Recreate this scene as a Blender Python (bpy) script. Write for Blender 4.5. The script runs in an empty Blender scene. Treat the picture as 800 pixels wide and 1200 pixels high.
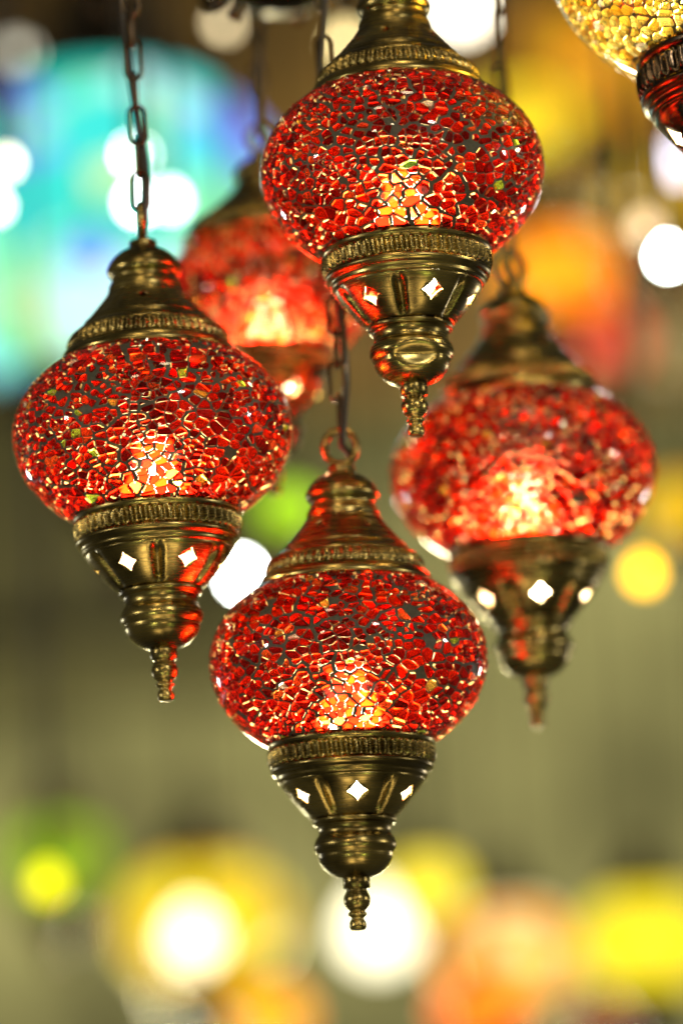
import bpy, bmesh, math, random
import numpy as np
from mathutils import Vector, Matrix

scene = bpy.context.scene
C = scene.collection
PI = math.pi

# ------------------------------------------------------------------ camera
CAM_LOC = Vector((0.0, 0.0, 1.55))
RIGHT, UP, FWD = Vector((0.998890, 0.009955, -0.046043)), Vector((0.047106, -0.211090, 0.976331)), Vector((0.000000, 0.977416, 0.211325))
cam = bpy.data.cameras.new('camera')
cam.lens = 135.0
cam.sensor_fit = 'VERTICAL'
cam.sensor_height = 36.0
cam.sensor_width = 24.0
cam.clip_start = 0.05
cam.clip_end = 100.0
cam.dof.use_dof = True
cam.dof.focus_distance = 1.905
cam.dof.aperture_fstop = 2.15
cam_o = bpy.data.objects.new('camera', cam)
C.objects.link(cam_o)
M = Matrix((RIGHT, UP, -FWD)).transposed().to_4x4()
M.translation = CAM_LOC
cam_o.matrix_world = M
scene.camera = cam_o

# ------------------------------------------------------------------ world, exposure, render
w = bpy.data.worlds.new('World')
scene.world = w
w.use_nodes = True
w.node_tree.nodes['Background'].inputs[0].default_value = (0.90, 0.86, 0.62, 1)
w.node_tree.nodes['Background'].inputs[1].default_value = 0.065
vs = scene.view_settings
vs.view_transform = 'Standard'
vs.look = 'None'
vs.exposure = 0.0
vs.gamma = 1.0
vs.use_curve_mapping = False
cy = scene.cycles
cy.use_denoising = True
cy.use_adaptive_sampling = True
cy.adaptive_threshold = 0.004
cy.max_bounces = 10
cy.diffuse_bounces = 3
cy.glossy_bounces = 4
cy.transmission_bounces = 8
cy.transparent_max_bounces = 12
cy.caustics_reflective = False
cy.caustics_refractive = True
cy.sample_clamp_indirect = 12.0

# ------------------------------------------------------------------ unseen point lights: shop lamps, plus fills added for sheen and sparkle
def point_light(name, loc, power, radius, col):
    l = bpy.data.lights.new(name, 'POINT')
    l.energy = power
    l.shadow_soft_size = radius
    l.color = col
    o = bpy.data.objects.new(name, l)
    o.location = loc
    C.objects.link(o)
    return o
WARM, WHITE, COOL, GREEN = (1, .80, .50), (1, .95, .86), (.86, .94, 1), (.75, 1, .35)
LIGHTS = [
    ((0.75, 0.30, 2.85), 26, .09, WHITE),     # key, above right of the camera
    ((-1.35, 1.40, 2.10), 12, .05, WHITE),    # left
    ((1.45, 1.80, 2.10), 12, .05, WHITE),     # right
    ((-0.80, -0.30, 2.70), 18, .07, WARM),
    ((-0.25, -0.60, 3.10), 10, .06, WARM),
    ((1.30, -0.20, 2.10), 9, .06, WARM),
    ((0.30, -0.50, 1.10), 14, .08, WARM),
    ((-0.75, 0.30, 1.00), 9, .07, (.9, 1, .55)),
    ((-1.00, 3.10, 1.85), 5, .04, COOL),      # behind left
    ((1.05, 3.20, 1.85), 5, .04, WHITE),      # behind right
    ((0.60, 0.75, 1.05), 3, .05, GREEN),
    ((-0.28, 1.25, 0.55), 7, .20, WARM),      # low, in front: added in place of floor bounce, for cup sheen
    ((0.36, 1.10, 0.55), 5, .18, WARM),  # added too, in place of light off the floor
    ((-0.35, 0.90, 3.40), 9, .08, WARM),
    ((0.15, 1.50, 3.60), 8, .08, WARM),
]
for i, (p, e, r, c_) in enumerate(LIGHTS):
    point_light('unseen_point_light', p, e, r, c_)
# unseen point lights added to brighten the far wall and panel
for p, e in (((-0.3489, 5.6412, 1.9580), 85), ((0.2336, 5.6549, 1.8946), 85), ((0.4631, 5.9626, 3.3107), 34)):
    point_light('unseen_point_light', p, e, .15, (1, .92, .55))

# ------------------------------------------------------------------ materials
def mat(name):
    m = bpy.data.materials.new(name)
    m.use_nodes = True
    nt = m.node_tree
    nt.nodes.clear()
    out = nt.nodes.new('ShaderNodeOutputMaterial')
    def N(t, **kw):
        n = nt.nodes.new('ShaderNode' + t)
        for k, v in kw.items():
            if isinstance(k, str) and hasattr(n, k):
                setattr(n, k, v)
        return n
    def L(a, b):
        nt.links.new(a, b)
    return m, N, L, out

def mk_brass(name, c1, c2, rough):
    m, N, L, out = mat(name)
    b = N('BsdfPrincipled')
    b.inputs['Metallic'].default_value = 1
    tc = N('TexCoord')
    n1 = N('TexNoise'); n1.inputs['Scale'].default_value = 42; n1.inputs['Detail'].default_value = 5
    L(tc.outputs['Object'], n1.inputs['Vector'])
    mp = N('Mapping'); mp.inputs['Scale'].default_value = (25, 25, 1500)
    L(tc.outputs['Object'], mp.inputs['Vector'])
    n2 = N('TexNoise'); n2.inputs['Scale'].default_value = 1; n2.inputs['Detail'].default_value = 3
    L(mp.outputs[0], n2.inputs['Vector'])
    cr = N('ValToRGB')
    cr.color_ramp.elements[0].position = .36; cr.color_ramp.elements[0].color = (*c2, 1)
    cr.color_ramp.elements[1].position = .62; cr.color_ramp.elements[1].color = (*c1, 1)
    L(n1.outputs[0], cr.inputs[0])
    L(cr.outputs[0], b.inputs['Base Color'])
    ad = N('Math', operation='MULTIPLY_ADD'); ad.inputs[1].default_value = .22; ad.inputs[2].default_value = rough
    L(n2.outputs[0], ad.inputs[0]); L(ad.outputs[0], b.inputs['Roughness'])
    bp = N('Bump'); bp.inputs['Strength'].default_value = .10; bp.inputs['Distance'].default_value = .0006
    L(n2.outputs[0], bp.inputs['Height'])
    bp2 = N('Bump'); bp2.inputs['Strength'].default_value = .11; bp2.inputs['Distance'].default_value = .002
    L(n1.outputs[0], bp2.inputs['Height']); L(bp.outputs[0], bp2.inputs['Normal'])
    L(bp2.outputs[0], b.inputs['Normal'])
    L(b.outputs[0], out.inputs[0])
    return m
BRASS = mk_brass('antique_brass', (.50, .37, .115), (.17, .125, .042), .15)
BRASS_DARK = mk_brass('dark_bronze', (.11, .075, .045), (.055, .038, .022), .12)

def mk_tile():
    m, N, L, out = mat('coloured_glass')
    at = N('Attribute', attribute_name='tint')
    tc = N('TexCoord')
    nz = N('TexNoise'); nz.inputs['Scale'].default_value = 330; nz.inputs['Detail'].default_value = 2
    L(tc.outputs['Object'], nz.inputs['Vector'])
    bp = N('Bump'); bp.inputs['Strength'].default_value = .5; bp.inputs['Distance'].default_value = .0012
    L(nz.outputs[0], bp.inputs['Height'])
    rf = N('BsdfRefraction'); rf.inputs['Roughness'].default_value = .24; rf.inputs['IOR'].default_value = 1.16
    tr = N('BsdfTranslucent')
    L(at.outputs['Color'], rf.inputs['Color']); L(at.outputs['Color'], tr.inputs['Color'])
    mx = N('MixShader'); mx.inputs[0].default_value = .070
    L(rf.outputs[0], mx.inputs[1]); L(tr.outputs[0], mx.inputs[2])
    gl = N('BsdfGlossy'); gl.inputs['Roughness'].default_value = .10
    L(bp.outputs[0], gl.inputs['Normal'])
    lw = N('LayerWeight'); lw.inputs['Blend'].default_value = .22
    L(bp.outputs[0], lw.inputs['Normal'])
    mn = N('Math', operation='MULTIPLY'); mn.inputs[1].default_value = .30
    L(lw.outputs['Fresnel'], mn.inputs[0])
    m2 = N('MixShader')
    L(mn.outputs[0], m2.inputs[0]); L(mx.outputs[0], m2.inputs[1]); L(gl.outputs[0], m2.inputs[2])
    L(m2.outputs[0], out.inputs[0])
    return m
def mk_edge():
    m, N, L, out = mat('fractured_edge_with_glints')
    at = N('Attribute', attribute_name='tint')
    mc = N('MixRGB'); mc.inputs[2].default_value = (1, .70, .28, 1)  # cream glint colour, mixed in by the tint alpha
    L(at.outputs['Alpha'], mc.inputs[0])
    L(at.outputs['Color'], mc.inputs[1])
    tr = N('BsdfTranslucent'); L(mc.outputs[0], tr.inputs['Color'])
    rf = N('BsdfRefraction'); rf.inputs['Roughness'].default_value = .3; rf.inputs['IOR'].default_value = 1.4
    L(at.outputs['Color'], rf.inputs['Color'])
    m1 = N('MixShader')
    fa = N('Math', operation='MULTIPLY_ADD'); fa.inputs[1].default_value = -.85; fa.inputs[2].default_value = .93
    L(at.outputs['Alpha'], fa.inputs[0]); L(fa.outputs[0], m1.inputs[0])
    L(tr.outputs[0], m1.inputs[1]); L(rf.outputs[0], m1.inputs[2])
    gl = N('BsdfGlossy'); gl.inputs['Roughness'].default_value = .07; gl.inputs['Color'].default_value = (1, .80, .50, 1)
    mx = N('MixShader'); mx.inputs[0].default_value = .15
    L(m1.outputs[0], mx.inputs[1]); L(gl.outputs[0], mx.inputs[2])
    L(mx.outputs[0], out.inputs[0])
    return m
TILE, EDGE = mk_tile(), mk_edge()

def mk_grout(name, col):
    m, N, L, out = mat(name)
    b = N('BsdfPrincipled')
    tc = N('TexCoord')
    n = N('TexNoise'); n.inputs['Scale'].default_value = 500; n.inputs['Detail'].default_value = 3
    L(tc.outputs['Object'], n.inputs['Vector'])
    cr = N('ValToRGB')
    cr.color_ramp.elements[0].position = .3; cr.color_ramp.elements[0].color = (*[c * .7 for c in col], 1)
    cr.color_ramp.elements[1].position = .7; cr.color_ramp.elements[1].color = (*[c * 1.25 for c in col], 1)
    L(n.outputs[0], cr.inputs[0]); L(cr.outputs[0], b.inputs['Base Color'])
    b.inputs['Roughness'].default_value = .55
    bp = N('Bump'); bp.inputs['Strength'].default_value = .3; bp.inputs['Distance'].default_value = .0005
    L(n.outputs[0], bp.inputs['Height']); L(bp.outputs[0], b.inputs['Normal'])
    L(b.outputs[0], out.inputs[0])
    return m
GROUT = mk_grout('grey_grout', (.080, .075, .050))

def mk_clear():
    m, N, L, out = mat('clear_glass')
    tp = N('BsdfTransparent'); tp.inputs[0].default_value = (.97, .97, .96, 1)
    gl = N('BsdfGlossy'); gl.inputs['Roughness'].default_value = .03
    fr = N('Fresnel'); fr.inputs['IOR'].default_value = 1.32
    ge = N('NewGeometry')
    sb = N('Math', operation='SUBTRACT'); sb.inputs[0].default_value = 1
    L(ge.outputs['Backfacing'], sb.inputs[1])
    mu = N('Math', operation='MULTIPLY')
    L(fr.outputs[0], mu.inputs[0]); L(sb.outputs[0], mu.inputs[1])
    mx = N('MixShader')
    L(mu.outputs[0], mx.inputs[0]); L(tp.outputs[0], mx.inputs[1]); L(gl.outputs[0], mx.inputs[2])
    L(mx.outputs[0], out.inputs[0])
    return m
CLEAR = mk_clear()

def mk_emit(name, col, strength):
    m, N, L, out = mat(name)
    e = N('Emission'); e.inputs[0].default_value = (*col, 1); e.inputs[1].default_value = strength
    L(e.outputs[0], out.inputs[0])
    return m
BULB = mk_emit('lit_frosted_bulb', (1, .84, .52), 78)
BULB_STRONG = mk_emit('brighter_lit_bulb', (1, .84, .48), 88)
BULB_Y = mk_emit('lit_bulb_of_yellow_lamp', (1, .90, .60), 150)

def mk_plain(name, col, rough, scale=30, var=.35, metallic=0):
    m, N, L, out = mat(name)
    b = N('BsdfPrincipled')
    tc = N('TexCoord')
    n = N('TexNoise'); n.inputs['Scale'].default_value = scale; n.inputs['Detail'].default_value = 6
    L(tc.outputs['Object'], n.inputs['Vector'])
    cr = N('ValToRGB')
    cr.color_ramp.elements[0].position = .3; cr.color_ramp.elements[0].color = (*[c * (1 - var) for c in col], 1)
    cr.color_ramp.elements[1].position = .7; cr.color_ramp.elements[1].color = (*[c * (1 + var) for c in col], 1)
    L(n.outputs[0], cr.inputs[0]); L(cr.outputs[0], b.inputs['Base Color'])
    b.inputs['Roughness'].default_value = rough
    b.inputs['Metallic'].default_value = metallic
    L(b.outputs[0], out.inputs[0])
    return m
LINING = mk_plain('pale_reflecting_lining', (.75, .70, .58), .8)  # pale lining added inside the lower cups to whiten the cut-outs
CABLE = mk_plain('dark_cable', (.03, .024, .018), .35)
SOCKET = mk_plain('black_socket', (.03, .03, .03), .5)
TIMBER = mk_plain('dark_timber', (.030, .027, .006), .7, 6)
PLASTER = mk_plain('olive_plaster', (.31, .305, .165), .9, 2.4, .75)
OAK = mk_plain('golden_oak', (.20, .115, .030), .6, 2.5, .6)

def mk_mosaic_glow(name, cols, scale, strength):
    """lit mosaic glass of a lamp too far off to tell the tiles apart: flat coloured cells that give off light"""
    m, N, L, out = mat(name)
    tc = N('TexCoord')
    v = N('TexVoronoi'); v.inputs['Scale'].default_value = scale
    L(tc.outputs['Object'], v.inputs['Vector'])
    sp = N('SeparateColor'); L(v.outputs['Color'], sp.inputs[0])
    cr = N('ValToRGB'); cr.color_ramp.interpolation = 'CONSTANT'
    els = cr.color_ramp.elements
    n = len(cols)
    els[0].position = 0; els[0].color = (*cols[0], 1)
    els[1].position = 1 / n; els[1].color = (*cols[1 % n], 1)
    for i in range(2, n):
        e = els.new(i / n); e.color = (*cols[i], 1)
    L(sp.outputs[0], cr.inputs[0])
    e = N('Emission'); e.inputs[1].default_value = strength
    L(cr.outputs[0], e.inputs[0])
    gl = N('BsdfGlossy'); gl.inputs['Roughness'].default_value = .15
    mx = N('MixShader'); mx.inputs[0].default_value = .08
    L(e.outputs[0], mx.inputs[1]); L(gl.outputs[0], mx.inputs[2])
    L(mx.outputs[0], out.inputs[0])
    return m

# ------------------------------------------------------------------ helpers
def link(name, me, parent=None, mats=()):
    o = bpy.data.objects.new(name, me)
    C.objects.link(o)
    for m in mats:
        if me is not None and m.name not in [x.name for x in me.materials if x]:
            me.materials.append(m)
    if parent:
        o.parent = parent
    return o
def mesh(name, verts, faces, smooth=True):
    me = bpy.data.meshes.new(name)
    me.from_pydata([tuple(v) for v in verts], [], faces)
    if smooth:
        me.polygons.foreach_set('use_smooth', [True] * len(me.polygons))
    me.update()
    return me
def tag(o, label=None, cat=None, group=None, kind=None):
    if label: o['label'] = label
    if cat: o['category'] = cat
    if group: o['group'] = group
    if kind: o['kind'] = kind
    return o
def empty(name, loc, rz=0):
    o = bpy.data.objects.new(name, None)
    o.empty_display_size = .02
    o.location = loc
    o.rotation_euler = (0, 0, rz)
    C.objects.link(o)
    return o
def solidify(o, t, off=-1):
    md = o.modifiers.new('wall', 'SOLIDIFY')
    md.thickness = t
    md.offset = off

class MB:
    def __init__(s): s.v = []; s.f = []
    def lathe(s, prof, seg=64, close=False, rfun=None):
        """prof: list of (h, r)"""
        base = len(s.v)
        n = len(prof)
        for k in range(seg):
            a = 2 * PI * k / seg
            for (h, r) in prof:
                rr = rfun(a, h, r) if rfun else r
                s.v.append((rr * math.cos(a), rr * math.sin(a), h))
        for k in range(seg):
            k2 = (k + 1) % seg
            for i in range(n - 1):
                s.f.append((base + k * n + i, base + k2 * n + i, base + k2 * n + i + 1, base + k * n + i + 1))
            if close:
                s.f.append((base + k * n + n - 1, base + k2 * n + n - 1, base + k2 * n, base + k * n))
    def tube(s, pts, r, seg=8, closed=False):
        base = len(s.v)
        n = len(pts)
        pts = [Vector(p) for p in pts]
        prev = None
        for i, p in enumerate(pts):
            a = pts[(i + 1) % n] if (closed or i < n - 1) else p
            b = pts[(i - 1) % n] if (closed or i > 0) else p
            t = (a - b).normalized()
            if prev is None:
                x = t.orthogonal().normalized()
            else:
                x = (prev - t * prev.dot(t)).normalized()
            prev = x
            y = t.cross(x)
            for k in range(seg):
                an = 2 * PI * k / seg
                s.v.append(p + (x * math.cos(an) + y * math.sin(an)) * r)
        for i in range(n if closed else n - 1):
            j = (i + 1) % n
            for k in range(seg):
                k2 = (k + 1) % seg
                s.f.append((base + i * seg + k, base + i * seg + k2, base + j * seg + k2, base + j * seg + k))
    def box(s, c, d):
        b = len(s.v)
        for sx in (-1, 1):
            for sy in (-1, 1):
                for sz in (-1, 1):
                    s.v.append((c[0] + sx * d[0] / 2, c[1] + sy * d[1] / 2, c[2] + sz * d[2] / 2))
        for q in ((0, 1, 3, 2), (4, 6, 7, 5), (0, 4, 5, 1), (2, 3, 7, 6), (0, 2, 6, 4), (1, 5, 7, 3)):
            s.f.append(tuple(b + i for i in q))
    def panels(s, h0, r0, h1, r1, npan, star, jit, rng, phase=0.0, groove=.02, puff=.012, cz=.5):
        """a conical wall of npan panels, each with a cut-out four-pointed diamond"""
        K, RINGS = 48, 9
        dth = 2 * PI / npan
        for pn in range(npan):
            base = len(s.v)
            cx = rng.uniform(-jit, jit); cyy = cz + rng.uniform(-jit, jit) * .5
            rot = rng.uniform(-jit, jit) * 2.2
            rm = (r0 + r1) / 2
            slant = math.hypot(h1 - h0, r1 - r0)
            for ring in range(RINGS):
                t = ring / (RINGS - 1)
                for k in range(K):
                    a = 2 * PI * k / K
                    ca, sa = math.cos(a), math.sin(a)
                    # rectangle boundary in (u,v), u,v in [-1,1]
                    mxx = max(abs(ca), abs(sa))
                    bu, bv = ca / mxx, sa / mxx
                    # star boundary (metres), converted to u,v
                    q = .80
                    rr = star * (abs(ca) ** q + abs(sa) ** q) ** (-1 / q)
                    a2 = a + rot
                    sx, sy = rr * math.cos(a2), rr * 1.12 * math.sin(a2)
                    su = cx + sx / (rm * dth / 2); sv = (cyy * 2 - 1) + sy / (slant / 2)
                    u = su + (bu - su) * t; v = sv + (bv - sv) * t
                    f = (v + 1) / 2
                    h = h0 + (h1 - h0) * f
                    r = r0 + (r1 - r0) * f
                    edge = max(0, (abs(u) - .80) / .20)
                    mid = max(0, 1 - abs(2 * f - 1) ** 4)
                    r += puff * (1 - u * u) * mid - groove * (edge ** 1.5) * mid
                    an = phase + (pn + .5 + u * .5) * dth
                    s.v.append((r * math.cos(an), r * math.sin(an), h))
            for ring in range(RINGS - 1):
                for k in range(K):
                    k2 = (k + 1) % K
                    s.f.append((base + ring * K + k, base + ring * K + k2, base + (ring + 1) * K + k2, base + (ring + 1) * K + k))
    def build(s, name, parent=None, mats=(), smooth=True, weld=0.0, fix=False):
        me = mesh(name, s.v, s.f, smooth)
        if weld or fix:
            bm = bmesh.new(); bm.from_mesh(me)
            if weld: bmesh.ops.remove_doubles(bm, verts=bm.verts, dist=weld)
            bmesh.ops.recalc_face_normals(bm, faces=bm.faces)
            bm.to_mesh(me); bm.free()
            me.polygons.foreach_set('use_smooth', [smooth] * len(me.polygons))
        return link(name, me, parent, mats)

def smooth_profile(pts, n=4):
    """Catmull-Rom through (h, r) points"""
    out = []
    for i in range(len(pts) - 1):
        p0 = pts[max(0, i - 1)]; p1 = pts[i]; p2 = pts[i + 1]; p3 = pts[min(len(pts) - 1, i + 2)]
        for k in range(n):
            t = k / n
            out.append(tuple(.5 * (2 * b + (c - a) * t + (2 * a - 5 * b + 4 * c - d) * t * t + (3 * b - a - 3 * c + d) * t ** 3)
                             for a, b, c, d in zip(p0, p1, p2, p3)))
    out.append(pts[-1])
    return out

# ------------------------------------------------------------------ mosaic
def clip(poly, nx, ny, d):
    """keep nx*x+ny*y <= d"""
    out = []
    n = len(poly)
    for i in range(n):
        x0, y0 = poly[i]; x1, y1 = poly[(i + 1) % n]
        s0 = nx * x0 + ny * y0 - d; s1 = nx * x1 + ny * y1 - d
        if s0 <= 0: out.append((x0, y0))
        if (s0 < 0 < s1) or (s1 < 0 < s0):
            t = s0 / (s0 - s1)
            out.append((x0 + (x1 - x0) * t, y0 + (y1 - y0) * t))
    return out
def area(p):
    return .5 * sum(p[i][0] * p[(i + 1) % len(p)][1] - p[(i + 1) % len(p)][0] * p[i][1] for i in range(len(p)))

def mosaic(seed, R, zlo, zhi, r0, palette, gapk=1.0, drop=1.0):
    """cracked-glass tiles on a spheroid of radius R.
    returns tiles [(verts, faces, edge_from, colour, centre, normal, area)] and the grout net (verts, faces)"""
    rng = np.random.default_rng(seed)
    npat = 170
    pp = rng.normal(size=(npat, 3)); pp /= np.linalg.norm(pp, axis=1)[:, None]
    psize = rng.choice([.6, .8, 1.0, 1.25, 1.6], size=npat, p=[.2, .25, .25, .2, .1])
    pgap = rng.uniform(.4, 1.5, size=npat)
    ncand = int(14 / (r0 * r0))
    cz = rng.uniform(zlo, zhi, ncand); ca = rng.uniform(0, 2 * PI, ncand)
    cr = np.sqrt(1 - cz * cz)
    cand = np.stack([cr * np.cos(ca), cr * np.sin(ca), cz], 1)
    pat = np.argmax(cand @ pp.T + rng.normal(scale=.004, size=(ncand, npat)), 1)
    P = np.zeros((6000, 3)); Rr = np.zeros(6000); PT = np.zeros(6000, int); n = 0
    for i in range(ncand):
        p = cand[i]; r = r0 * psize[pat[i]]
        if n:
            d2 = ((P[:n] - p) ** 2).sum(1)
            if (d2 < (.40 * (r + Rr[:n])) ** 2).any(): continue
        P[n] = p; Rr[n] = r; PT[n] = pat[i]; n += 1
        if n >= 5999: break
    P = P[:n]; PT = PT[:n]
    D = P @ P.T
    K = 22
    nb = np.argpartition(-D, K, axis=1)[:, :K + 1]
    tiles = []
    gv = []; gf = []
    def surf(q, up):
        q = q / np.linalg.norm(q)
        b = bz(q[2])
        nn = np.array([q[0], q[1], q[2] / b]); nn /= np.linalg.norm(nn)
        return (np.array([q[0], q[1], q[2] * b]) + nn * up) * R
    for i in range(n):
        p = P[i]
        u = np.cross(p, [0, 0, 1.0])
        u /= max(1e-9, np.linalg.norm(u)); v = np.cross(p, u)
        cell = [(-.3, -.3), (.3, -.3), (.3, .3), (-.3, .3)]
        inner = list(cell)
        up_half = .5 + .5 * math.tanh(p[2] * 3)
        for j in nb[i]:
            if j == i: continue
            e = P[j] - p
            x, y = float(e @ u), float(e @ v)
            l = math.hypot(x, y)
            if l < 1e-6: continue
            nx, ny = x / l, y / l
            cell = clip(cell, nx, ny, l / 2 + .0022)      # cells overlap a hair: no light through the joints
            same = PT[i] == PT[j]
            ins = .0036 if same else (.0050 + .0060 * pgap[PT[i]] * gapk + .0035 * up_half * gapk)
            ins *= .75 + .5 * rng.random()
            if len(inner) >= 3: inner = clip(inner, nx, ny, l / 2 - ins)
        if len(cell) < 3: continue
        if len(inner) < 3: inner = []
        elif area(inner) < .0006: inner = []
        if inner and rng.random() < (.008 + .022 * up_half) * drop: inner = []
        def P3(pt, up): return surf(p + u * pt[0] + v * pt[1], up)
        base = len(gv)
        lvl = rng.uniform(-.0012, .0004)
        if not inner:
            for q in cell: gv.append(P3(q, lvl))
            gf.append(tuple(range(base, base + len(cell))))
            continue
        # cut the corners
        ch = []
        m = len(inner)
        for k in range(m):
            a_, b_ = inner[k], inner[(k + 1) % m]
            t = .07 + .15 * rng.random()
            ch.append((a_[0] + (b_[0] - a_[0]) * t, a_[1] + (b_[1] - a_[1]) * t))
            ch.append((b_[0] + (a_[0] - b_[0]) * t, b_[1] + (a_[1] - b_[1]) * t))
        cxy = (sum(q[0] for q in ch) / len(ch), sum(q[1] for q in ch) / len(ch))
        # grout ring between cell and tile: stitch by angle
        ang = lambda q: math.atan2(q[1] - cxy[1], q[0] - cxy[0])
        A = sorted(cell, key=ang); B = sorted(ch, key=ang)
        ia = len(A); ib = len(B)
        for q in A: gv.append(P3(q, lvl))
        for q in B: gv.append(P3(q, -.001))
        aa = [ang(q) for q in A] ; ab = [ang(q) for q in B]
        x = y = 0
        while x < ia or y < ib:
            na = aa[x + 1] if x + 1 < ia else aa[(x + 1) % ia] + 2 * PI
            nbb = ab[y + 1] if y + 1 < ib else ab[(y + 1) % ib] + 2 * PI
            if y >= ib or (x < ia and na <= nbb):
                gf.append((base + x % ia, base + (x + 1) % ia, base + ia + y % ib)); x += 1
            else:
                gf.append((base + x % ia, base + ia + (y + 1) % ib, base + ia + y % ib)); y += 1
        # the tile
        mean_r = sum(math.hypot(q[0] - cxy[0], q[1] - cxy[1]) for q in B) / ib
        bev = min(.4, .0075 / mean_r)
        tx, ty = rng.normal(scale=.09, size=2)
        hgt = .011 + .006 * rng.random()
        vs_ = []
        for q in B: vs_.append(P3(q, -.004))
        for q in B:
            q2 = (cxy[0] + (q[0] - cxy[0]) * (1 - bev), cxy[1] + (q[1] - cxy[1]) * (1 - bev))
            vs_.append(P3(q2, hgt + tx * (q2[0] - cxy[0]) + ty * (q2[1] - cxy[1])))
        fs = [tuple(range(ib, 2 * ib))] + [(k, (k + 1) % ib, ib + (k + 1) % ib, ib + k) for k in range(ib)]
        cen = surf(p, 0)
        nn = np.array([p[0], p[1], p[2] / bz(p[2])]); nn /= np.linalg.norm(nn)
        # orientation: face normal outward
        va = np.array(vs_[ib]); vb = np.array(vs_[ib + 1]); vc = np.array(vs_[ib + 2])
        if np.dot(np.cross(vb - va, vc - vb), nn) < 0:
            fs = [tuple(reversed(f)) for f in fs]
        r_ = rng.random(); acc = 0
        for wgt, c0, c1 in palette:
            acc += wgt
            if r_ <= acc: break
        t = rng.random()
        col = tuple(c0[k] + (c1[k] - c0[k]) * t for k in range(3))
        tiles.append((vs_, fs, float(rng.random()) ** 1.6 * .7, col, cen, nn, area(ch)))
    return tiles, gv, gf

GR = random.Random(5)
def tile_mesh(name, tl, centre=None):
    """one mesh from a list of tiles; face 0 of each is the pane, the rest its fractured edge, some painted as glints"""
    V = []; F = []; mi = []; cols = []
    for (vs_, fs, e, col, cen, nn, ar) in tl:
        glint = e
        b0 = len(V)
        for q in vs_:
            V.append(tuple(q - centre) if centre is not None else tuple(q))
        for k, f in enumerate(fs):
            F.append(tuple(b0 + i for i in f)); mi.append(0 if k == 0 else 1)
            cols.extend((*col, 0 if k == 0 else (1 if GR.random() < .12 else GR.random() * .03)))  # glints put into the colour of randomly picked edges
    me = bpy.data.meshes.new(name)
    me.from_pydata(V, [], F)
    me.materials.append(TILE); me.materials.append(EDGE)
    me.polygons.foreach_set('material_index', mi)
    at = me.attributes.new('tint', 'FLOAT_COLOR', 'FACE')
    at.data.foreach_set('color', cols)
    me.update()
    return me

RED = [(.50, (.62, .005, .0006), (.86, .016, .001)), (.425, (.16, .0015, .0006), (.50, .004, .0008)), (.055, (.92, .05, .008), (.95, .12, .02)),
       (.010, (.95, .40, .04), (.95, .55, .08)), (.005, (.60, .80, .06), (.40, .75, .08)), (.010, (.95, .60, .50), (.95, .85, .78))]
YEL = [(.80, (.95, .66, .05), (.97, .80, .22)), (.15, (.95, .45, .02), (.95, .58, .05)), (.05, (.98, .90, .70), (.98, .95, .85))]

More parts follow.
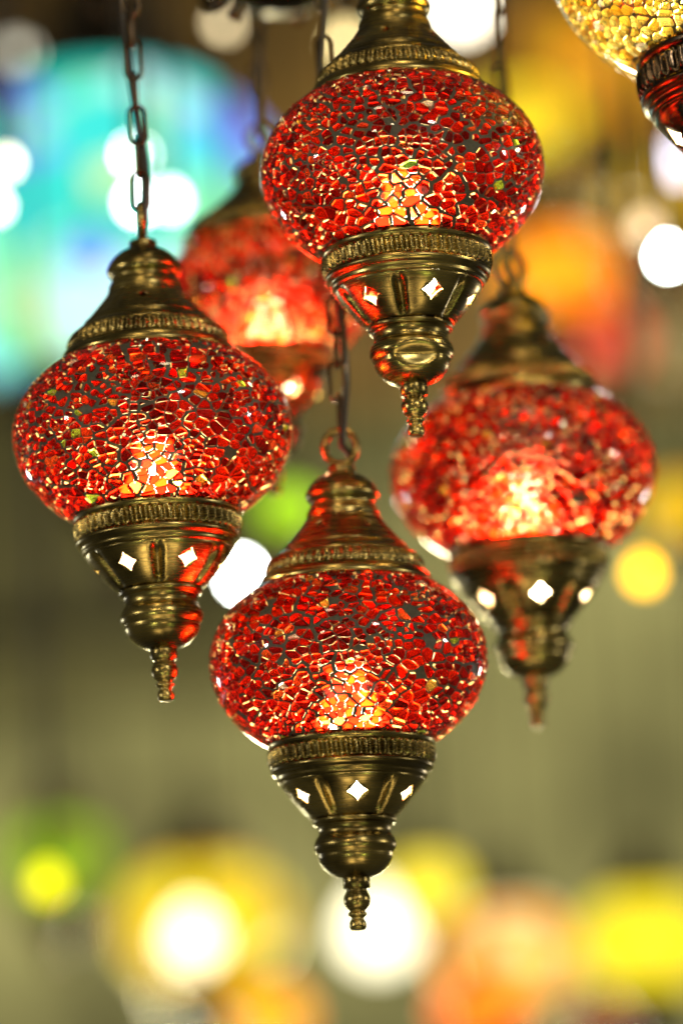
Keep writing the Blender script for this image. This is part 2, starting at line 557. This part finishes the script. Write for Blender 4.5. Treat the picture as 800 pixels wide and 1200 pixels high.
# ------------------------------------------------------------------ a mosaic lamp
BT, BB = .70, .755          # height of the globe against its width
def bz(z): return BT if z > 0 else BB
TOP_PROF = [(.655, .555), (.665, .578), (.685, .585)]
TOP_BAND = (.685, .79)
def mosaic_lamp(loc, R, rz, seed, label, palette=RED, brass=BRASS, bulb_mat=BULB, r0=.060, tiles_apart=300, ring_turn=0.0,
                chain=.6, tilt=(0, 0), cap_wide=1.0, gapk=1.0, drop=1.0, chain_turn=0.0, panel_phase=0.0, dent=None, name='mosaic_lamp'):
    rng = random.Random(seed)
    t = empty(name, loc, rz)
    t.rotation_euler = (tilt[0], tilt[1], rz)
    tag(t, label, 'lamp', 'mosaic hanging lamps')
    HX = [-2.07, -1.66, -1.395, -1.33, -1.225, -.932, -.845, -.722, -.655, .6, .862, 1.085, 1.255, 1.53, 1.655, 2.0]
    HY = [-1.975, -1.595, -1.365, -1.265, -1.170, -.895, -.810, -.660, -.578, .548, .835, 1.045, 1.228, 1.46, 1.60, 1.945]
    sh = lambda h: float(np.interp(h, HX, HY))
    S = lambda pr: [(sh(h) * R, r * R) for h, r in pr]
    # mosaic globe
    tl, gv, gf = mosaic(seed, R, -.86, .86, r0, palette, gapk, drop)
    gm = mesh('grout', gv, gf, smooth=False)
    bm = bmesh.new(); bm.from_mesh(gm)
    bmesh.ops.recalc_face_normals(bm, faces=bm.faces); bm.to_mesh(gm); bm.free()
    grout = link('mosaic_shell', gm, t, (GROUT,))
    # which tiles show largest from the photograph's side
    view = (CAM_LOC - Vector(loc)).normalized()
    view = Matrix.Rotation(-rz, 3, 'Z') @ view
    vv = np.array(view)
    MW = Matrix.Translation(loc) @ Matrix.Rotation(rz, 4, 'Z')
    def score(x):
        f = float(np.dot(x[5], vv))
        q = MW @ Vector(x[4]) - CAM_LOC
        d = q.dot(FWD)
        px, py = q.dot(RIGHT) / d * 4500, q.dot(UP) / d * 4500
        if abs(px) > 405 or abs(py) > 605: return 0
        return max(0, f) * x[6]
    order = sorted(range(len(tl)), key=lambda i: -score(tl[i]))
    single = [i for i in order[:tiles_apart] if score(tl[i]) > 0]
    rest = set(range(len(tl))) - set(single)
    for i in single:
        me = tile_mesh('glass_tile', [tl[i]], tl[i][4])
        o = link('glass_tile', me, grout)
        o.location = tl[i][4]
    if rest:
        o = link('small_glass_tiles', tile_mesh('small_glass_tiles', [tl[i] for i in sorted(rest)]), grout)
        o['kind'] = 'stuff'
    # clear glass over the mosaic
    g = MB()
    pr = []
    for k in range(29):
        a = math.radians(-54 + 108 * k / 28)
        pr.append((1.024 * bz(a) * math.sin(a) * R, 1.024 * math.cos(a) * R))
    g.lathe(pr, 96)
    g.build('glass_globe', t, (CLEAR,))
    # top cap
    W = lambda h, r: (h, r * (1 + (cap_wide - 1) * min(1, max(0, (1.3 - h) / .5))))
    cap = MB()
    lower = [W(*p) for p in [(.605, .590), (.588, .625), (.594, .642), (.625, .642), (.665, .615), (.686, .592)]]
    cap.lathe(S(lower), 96)
    cap.lathe(S([W(*p) for p in smooth_profile([(.785, .535), (.80, .528), (.815, .505), (.835, .480), (.862, .462)], 3)]), 96)
    p0, p1 = W(.862, .462), W(1.085, .285)
    cap.panels(sh(p0[0]) * R, p0[1] * R, sh(p1[0]) * R, p1[1] * R, 6, .042 * R, .05, rng, panel_phase + .5, .012 * R, -.010 * R, .62)
    cap.lathe(S(smooth_profile([(1.085, .285), (1.105, .272), (1.125, .270), (1.15, .262), (1.185, .243), (1.205, .242), (1.225, .262),
                                (1.255, .274), (1.29, .266), (1.35, .236), (1.41, .182), (1.45, .120), (1.465, .104), (1.50, .100), (1.525, .090), (1.53, .0)], 3)), 96)
    o = cap.build('top_cap', t, (brass,), weld=1e-5)
    solidify(o, .0011)
    band = MB()
    NR = 54
    def rib(a, h, r):
        s_ = math.cos(NR * (a + .10 * (h / R)))
        return r + .019 * R * max(-.45, s_) * (1 if sh(.699) * R < h < sh(.782) * R else .0)
    wb = W(.74, 1)[1]
    band.lathe([(sh(h) * R, r * wb * R) for h, r in [(.686, .578), (.70, .574), (.712, .576), (.73, .572), (.75, .562), (.77, .548), (.78, .538), (.79, .530)]], NR * 8, rfun=rib)
    band.build('ribbed_band', o, (brass,))
    # bottom cap
    cap = MB()
    cap.lathe(S(smooth_profile([(-.655, .585), (-.668, .602), (-.685, .608), (-.705, .604), (-.718, .592), (-.722, .585)], 3)), 96)
    cap.lathe(S(smooth_profile([(-.815, .575), (-.825, .590), (-.845, .594), (-.865, .580), (-.878, .560), (-.892, .552), (-.915, .548), (-.932, .530)], 3)), 96)
    cap.panels(sh(-.932) * R, .530 * R, sh(-1.225) * R, .300 * R, 6, .076 * R, .04, rng, panel_phase, .085 * R, .020 * R, .46)
    cap.lathe(S(smooth_profile([(-1.225, .300), (-1.24, .305), (-1.262, .296), (-1.275, .276), (-1.30, .266), (-1.33, .262), (-1.345, .268),
                                (-1.365, .288), (-1.395, .300), (-1.43, .292), (-1.455, .276), (-1.465, .272), (-1.50, .268), (-1.56, .240), (-1.62, .185), (-1.655, .120), (-1.66, .085)], 3)), 96)
    o = cap.build('bottom_cap', t, (brass,), weld=1e-5)
    solidify(o, .0012)
    o.data.materials.append(LINING)
    if dent:
        dv = Matrix.Rotation(-rz, 3, 'Z') @ Vector((math.sin(dent[0]), -math.cos(dent[0]), 0))
        dc = dv * .28 * R + Vector((0, 0, sh(-1.47) * R))
        for v_ in o.data.vertices:
            q_ = v_.co - dc
            q_.z *= 1.9
            k_ = q_.length / (.20 * R)
            if k_ < 1: v_.co -= dv * dent[1] * R * (1 - k_ * k_) ** 2
    o.modifiers[0].material_offset = 1
    band = MB()
    def rib2(a, h, r):
        s_ = math.cos(NR * (a + .16 * (h / R)))
        return r + .027 * R * max(-.5, s_) * (1 if sh(-.809) * R < h < sh(-.727) * R else 0)
    band.lathe([(sh(h) * R, r * R) for h, r in [(-.718, .590), (-.728, .590), (-.738, .588), (-.755, .588), (-.775, .586), (-.795, .582), (-.808, .580), (-.818, .578)]], NR * 8, rfun=rib2)
    band.build('ribbed_band', o, (brass,))
    fin = MB()
    fin.lathe(S([(-1.64, .0), (-1.64, .090), (-1.655, .098)] + [(-1.74, .098), (-1.748, .090)] +
                smooth_profile([(-1.752, .070), (-1.775, .078), (-1.81, .093), (-1.845, .096), (-1.885, .084), (-1.915, .058), (-1.925, .054), (-1.935, .064),
                                (-1.948, .068), (-1.96, .062), (-1.97, .048), (-1.985, .046), (-2.00, .056), (-2.03, .062), (-2.055, .058), (-2.068, .045), (-2.072, .0)], 3)), 48)
    f = fin.build('finial', t, (brass,))
    # bulb
    bl = MB()
    bl.lathe(S(smooth_profile([(-1.02, .0), (-1.01, .06), (-.96, .15), (-.86, .21), (-.72, .235), (-.58, .25), (-.46, .235), (-.34, .19), (-.2, .13), (-.05, .12)], 3)), 32)
    bo = bl.build('bulb', t, (bulb_mat,))
    sk = MB()
    sk.lathe(S([(-.06, .0), (-.06, .13), (.2, .14), (.22, .10), (1.2, .06)]), 24)
    sk.build('bulb_socket', t, (SOCKET,))
    # hanging ring, chain, cable
    rg = MB()
    rr_ = .118 * R
    rg.tube([(rr_ * math.cos(a) * math.cos(ring_turn), rr_ * math.cos(a) * math.sin(ring_turn), sh(1.655) * R + rr_ * 1.08 * math.sin(a)) for a in [2 * PI * k / 40 for k in range(40)]], .030 * R, 12, True)
    rg.build('hanging_ring', t, (brass,))
    zc = sh(1.655) * R + rr_ * 1.08
    lk = MB()
    ll, lw_, lr = .0105, .0042, .00115
    pts = []
    for k in range(12): a = PI * k / 11; pts.append((lw_ * math.cos(a), 0, ll - lw_ + lw_ * math.sin(a)))
    for k in range(12): a = PI + PI * k / 11; pts.append((lw_ * math.cos(a), 0, -ll + lw_ + lw_ * math.sin(a)))
    lk.tube(pts, lr, 8, True)
    lme = mesh('chain_link', lk.v, lk.f)
    pitch = 2 * (ll - lr) - .0009
    k = 0
    z = zc - .028 * R + ll - lr * 2 + .002
    ztop = z + chain
    while z < ztop:
        o = link('chain_link', lme, t, (BRASS_DARK,))
        o.location = (rng.uniform(-1, 1) * .0003, rng.uniform(-1, 1) * .0003, z)
        o.rotation_euler = (0, rng.uniform(-.03, .03), ring_turn + chain_turn + PI / 2 * (1 - k % 2) + rng.uniform(-.15, .15))
        z += pitch; k += 1
    cb = MB()
    pts = []
    n = int(chain / .004)
    for k in range(n + 1):
        f_ = k / n
        zz = 1.43 * R + (ztop - 1.43 * R) * f_
        am = .0045 * min(1, f_ * 14)
        a = f_ * chain * 26 + seed
        pts.append((am * math.cos(a) + (.07 * R if f_ < .02 else 0), am * math.sin(a), zz))
    cb.tube(pts, .0021, 8)
    cb.build('cable', t, (CABLE,))
    return t

# ------------------------------------------------------------------ the setting behind
def back_wall():
    c = Vector((-0.0086, 8.0533, 3.1050))
    o = MB()
    o.box((0, 0, 0), (9, .2, 7))
    w_ = o.build('back_wall', None, (PLASTER,), smooth=False)
    w_.location = (c.x, c.y + .1, c.z)
    tag(w_, kind='structure')
    return w_
back_wall()
def dark_panel(name, c, d, label, cat, TIMBER=TIMBER):
    o = MB(); o.box((0, 0, 0), d)
    # raised rails round the board
    fr = .06
    e = o.build(name, None, (TIMBER,), smooth=False)
    e.location = c
    tag(e, label, cat)
    for sx in (-1, 1):
        q = MB(); q.box((0, 0, 0), (fr, .05, d[2])); k = q.build('stile', e, (TIMBER,), smooth=False); k.location = (sx * (d[0] / 2 - fr / 2), -d[1] / 2 - .026, 0)
    for sz in (-1, 1):
        q = MB(); q.box((0, 0, 0), (d[0] - 2 * fr, .05, fr)); k = q.build('rail', e, (TIMBER,), smooth=False); k.location = (0, -d[1] / 2 - .026, sz * (d[2] / 2 - fr / 2))
dark_panel('timber_panel', (0.0743, 7.2469, 3.9955), (2.6, .08, 1.35), 'golden brown timber panel high on the back wall, blurred behind the lamps', 'panel', OAK)
dark_panel('wall_cupboard', (-0.4869, 6.4616, 2.8954), (.80, .3, .50), 'dark wooden cupboard blurred at the left below the left lamp', 'cupboard')

# ------------------------------------------------------------------ the lamps in front
mosaic_lamp((-0.0001, 1.9387, 1.8913), .0700, .35, 11, 'red mosaic lamp hanging lowest, in the middle, with its whole round ring in view', ring_turn=-.35, tilt=(.010, .006), panel_phase=-PI/2-.35-PI/6+.06, r0=.062)
mosaic_lamp((-0.0946, 1.9131, 2.0094), .0704, 1.9, 23, 'red mosaic lamp at the far left, in front of the turquoise glow', ring_turn=-1.9+PI/2, tilt=(-.012, .008), panel_phase=-PI/2-1.9+.02, gapk=1.15)
mosaic_lamp((0.0391, 1.8793, 2.1329), .0710, 3.6, 37, 'red mosaic lamp highest in front, cut by the top edge, with a dented bottom bowl', ring_turn=1.0, tilt=(.014, -.006), panel_phase=-PI/2-3.6-PI/6+.36, dent=(.12, .055))
mosaic_lamp((0.1008, 2.0587, 2.0128), .0717, 5.0, 41, 'red mosaic lamp at the right, slightly blurred', bulb_mat=BULB_STRONG, gapk=.6, drop=.3, ring_turn=-5.0+.6, tilt=(.006, .018), panel_phase=-PI/2-5.0-PI/6+.12)
mosaic_lamp((-0.0362, 2.0949, 2.1292), .0584, .9, 53, 'strongly blurred red mosaic lamp hanging behind the others', tiles_apart=0, bulb_mat=BULB_STRONG, gapk=.5, drop=.2, ring_turn=-.9, cap_wide=1.25, panel_phase=-PI/2-.9)
mosaic_lamp((0.2234, 1.8628, 2.2419), .1040, 2.4, 67, 'yellow mosaic lamp with a dark bronze cap in the top right corner', palette=YEL, brass=BRASS_DARK, bulb_mat=BULB_Y,
            r0=.041, gapk=.5, drop=.2, chain=.3, panel_phase=-PI/2-2.4+.1, ring_turn=.3)

# ------------------------------------------------------------------ chandelier frame the lamps hang from
def chandelier_frame():
    c = Vector((-0.0199, 2.0860, 2.3124))
    t = empty('chandelier_frame', c)
    tag(t, 'dark metal chandelier frame just showing at the top edge above the chains', 'chandelier')
    m = MB(); m.tube([(.19 * math.cos(a), .15 * math.sin(a) - .12, .05) for a in [2 * PI * k / 64 for k in range(64)]], .006, 10, True)
    m.build('ring', t, (BRASS_DARK,))
    m = MB(); m.lathe(smooth_profile([(-.018, .0), (-.015, .016), (-.004, .034), (.01, .030), (.03, .018), (.06, .012), (.3, .010)], 3), 32)
    m.build('hub', t, (BRASS_DARK,))
    for k in range(6):
        a = k * PI / 3 + .3
        m = MB()
        pts = []
        for q in range(22):
            f_ = q / 21
            rr = .02 + .16 * f_
            pts.append((rr * math.cos(a), rr * math.sin(a) * .8 - .12 * f_, .0 - .012 * math.sin(f_ * PI * 1.6) + .05 * f_))
        m.tube(pts, .005, 8)
        m.build('arm', t, (BRASS_DARK,))
        m = MB()
        m.tube([((.05 + .018 * q / 30 * math.cos(q * .35)) * math.cos(a), (.05 + .018 * q / 30 * math.cos(q * .35)) * math.sin(a) * .8 - .02, -.004 + .018 * q / 30 * math.sin(q * .35)) for q in range(31)], .003, 6)
        m.build('scroll', t, (BRASS_DARK,))
    return t
chandelier_frame()

# ------------------------------------------------------------------ lamps further back, far out of focus
def far_lamp(name, loc, R, label, cols, strength, group='lamps blurred in the background', ratio=.85, scale=None, bulb=0, chain=1.2, cap=BRASS_DARK, cat='lamp'):
    t = empty(name, loc)
    tag(t, label, cat, group)
    g = MB()
    g.lathe([(ratio * math.sin(a) * R, math.cos(a) * R) for a in [math.radians(-60 + 120 * k / 18) for k in range(19)]], 40)
    g.build('globe', t, (mk_mosaic_glow(name + '_glass', cols, scale or 3.2 / R, strength),))
    m = MB()
    m.lathe([(h * R, r * R) for h, r in smooth_profile([(ratio * .80, .56), (ratio * .84, .58), (1.0, .45), (1.2, .26), (1.35, .27), (1.5, .16), (1.55, .0)], 3)], 32)
    m.build('top_cap', t, (cap,))
    m = MB()
    m.lathe([(h * R, r * R) for h, r in smooth_profile([(-ratio * .80, .58), (-ratio * .84, .60), (-1.0, .54), (-1.25, .28), (-1.45, .29), (-1.65, .12), (-1.8, .09), (-2.0, .0)], 3)], 32)
    m.build('bottom_cap', t, (cap,))
    m = MB()
    m.tube([(0, 0, 1.5 * R + chain * k / 10) for k in range(11)], .0025, 6)
    m.build('chain', t, (cap,))
    return t
def bare_bulb(loc, r, label, col, strength, cord=1.0):
    t = empty('light_bulb', loc)
    tag(t, label, 'bulb', 'glowing bulbs blurred in the background')
    m = MB(); m.lathe([(h * r, q * r) for h, q in smooth_profile([(-1, 0), (-.9, .42), (-.5, .86), (0, 1), (.5, .86), (.95, .5), (1.3, .36)], 3)], 24)
    m.build('glass_bulb', t, (mk_emit('glowing_bulb', col, strength),))
    m = MB(); m.lathe([(h * r, q * r) for h, q in [(1.25, .40), (2.2, .42), (2.4, .2), (2.45, .0)]], 16)
    m.build('socket', t, (SOCKET,))
    m = MB(); m.tube([(0, 0, 2.3 * r), (0, 0, 2.3 * r + cord * .5), (0, 0, 2.3 * r + cord)], .004, 6)
    m.build('cord', t, (CABLE,))
    return t

CY, TQ, GR, LG, PU, WH = (.10, .75, .80), (.03, .60, .45), (.20, .75, .30), (.55, .85, .35), (.16, .04, .75), (.85, 1, 1)
YE, AM, OR, RE, LI, OL, CR = (.90, .70, .02), (.75, .38, .01), (.90, .20, .004), (.70, .02, .01), (.40, .75, .01), (.30, .26, .02), (1, .82, .40)
big = far_lamp('large_mosaic_lamp', (-0.2037, 3.4625, 2.5707), .176, 'large turquoise and green mosaic lamp blurred behind the left chain', [(.05, .70, .62), TQ, (.25, .85, .42), LG, (.25, .85, .80), TQ, CY, (.6, 1, .95), (.3, .9, .55), (.2, .3, .95)], 1.4, ratio=.97, scale=15)
bare_bulb((-0.1579, 3.0633, 2.5244), .0075, 'white glowing bulb beside the left chain, upper of three on turquoise', (.95, 1, 1), 22)
bare_bulb((-0.1545, 3.0237, 2.4707), .0075, 'white glowing bulb on turquoise right below another, left of the chain', (1, .96, 1), 22)
bare_bulb((-0.1258, 2.9757, 2.4563), .0075, 'white glowing bulb on turquoise just right of the left chain', (.95, 1, 1), 12)
bare_bulb((-0.2482, 2.8722, 2.4616), .005, 'small warm bulb cut by the left edge beside the turquoise lamp', (1, .92, .60), 14)
bare_bulb((-0.2578, 2.8792, 2.4294), .005, 'small pale bulb at the left edge below a warm one', (1, 1, .85), 14)
bare_bulb((-0.2646, 3.2346, 2.6785), .0094, 'dim cream bulb near the top left corner', (.9, .85, .65), 4)
bare_bulb((-0.0789, 3.0409, 2.6279), .0078, 'dim cream bulb near the top edge left of the back chain', (.9, .72, .40), 5)
bare_bulb((0.1416, 3.6098, 2.8357), .0234, 'big dazzling bulb at the top edge right of the highest red lamp', (1, .92, .70), 7)
bare_bulb((0.0226, 3.1407, 2.6396), .0094, 'dim yellow bulb left of the highest red lamp', (1, .80, .35), 6)
bare_bulb((0.2418, 2.6518, 2.2982), .0086, 'white bulb at the right edge, large round glow', (.95, 1, .95), 60)
bare_bulb((0.2475, 2.8879, 2.3891), .0094, 'faint tan bulb just above the white one at the right edge', (.9, .62, .34), 3)
bare_bulb((0.3295, 3.4526, 2.6165), .0125, 'pale lilac bulb under the yellow lamp at the right edge', (.85, .82, 1), 5)
bare_bulb((-0.0823, 3.0402, 2.1577), .0101, 'white bulb between the left and the lowest red lamp', (.97, 1, .93), 60)
bare_bulb((0.2412, 3.0430, 2.1448), .0101, 'amber bulb low beside the right red lamp', (1, .52, .008), 8)
far_lamp('mosaic_lamp', (-0.0479, 3.5179, 2.3145), .0281, 'lime green lamp between the left and the lowest red lamp', [LI, LI, (.5, .85, .02)], 1.5)
far_lamp('mosaic_lamp', (0.3683, 4.1088, 2.4206), .0468, 'yellow lamp at the right edge above the amber bulb', [AM, YE, AM], 1.4)
far_lamp('mosaic_lamp', (0.2588, 4.7839, 3.0839), .0663, 'gold lamp blurred between the highest red lamp and the yellow one', [AM, AM, YE], 1.8)
far_lamp('mosaic_lamp', (0.3904, 5.3431, 3.3364), .1170, 'brown amber lamp blurred under the yellow lamp', [AM, OR, AM, (.5, .22, .01)], 1.6)
far_lamp('mosaic_lamp', (0.2736, 4.4394, 2.7845), .0663, 'bright orange lamp blurred above the right red lamp', [OR, AM, OR], 2.5)
far_lamp('mosaic_lamp', (0.3490, 4.8435, 2.8080), .0515, 'red lamp blurred at the right shoulder of the right red lamp', [RE, RE, (.8, .12, .05)], 2.0)
far_lamp('mosaic_lamp', (0.4930, 5.7608, 3.2975), .1170, 'olive gold lamp blurred beside the white bulb at the right', [OL, (.40, .30, .01), AM], 1.4)
far_lamp('mosaic_lamp', (0.4902, 5.2347, 2.8917), .0546, 'tan lamp blurred at the right edge below the white bulb', [(.5, .36, .15), (.4, .3, .1)], 1.0)
# the row along the bottom
def row(px_loc, R, label, cols, s, ratio=.85): return far_lamp('mosaic_lamp', px_loc, R, label, cols, s, 'row of lamps along the bottom edge', ratio)
row((-0.3608, 4.5812, 2.1286), .0663, 'olive green lamp in the bottom left of the row', [OL, (.25, .30, .01), LI], .9)
bare_bulb((-0.2590, 3.1907, 1.9348), .0117, 'yellow green bulb in the bottom left corner area', (.72, .66, .006), 4)
row((-0.1989, 4.8989, 2.0790), .1053, 'amber edged lamp with a white centre left of the lowest finial', [AM, YE, AM, YE], 1.7)
bare_bulb((-0.2018, 4.6027, 2.0293), .028, 'dazzling white bulb in front of the amber lamp, bottom left', (1, .93, .60), 4.6)
row((-0.1074, 4.4220, 1.9184), .0429, 'orange yellow lamp cut by the bottom edge', [AM, YE, OR], 2.4)
bare_bulb((0.0229, 5.2031, 2.0915), .044, 'largest dazzling white bulb right below the lowest finial', (1, .93, .62), 4.2)
row((0.0739, 4.1928, 2.0323), .0429, 'bright yellow lamp right of the lowest finial', [YE, (.95, .75, .05)], 1.8)
row((0.1709, 4.6107, 1.9921), .0819, 'cream and orange lamp in the bottom row', [CR, (.9, .6, .15), (.9, .4, .03), (.9, .3, .01)], 1.8)
row((0.1264, 4.3224, 1.9059), .0468, 'red orange lamp at the bottom edge under the cream one', [OR, RE, OR], 2.4)
row((0.3264, 4.4083, 1.9816), .0780, 'bright yellow lamp in the bottom right corner', [YE, (.85, .72, .01), YE], 1.6)
row((0.2948, 4.8299, 1.9245), .0468, 'dull red lamp cut by the bottom edge near the right', [RE, (.4, .1, .02)], .6)
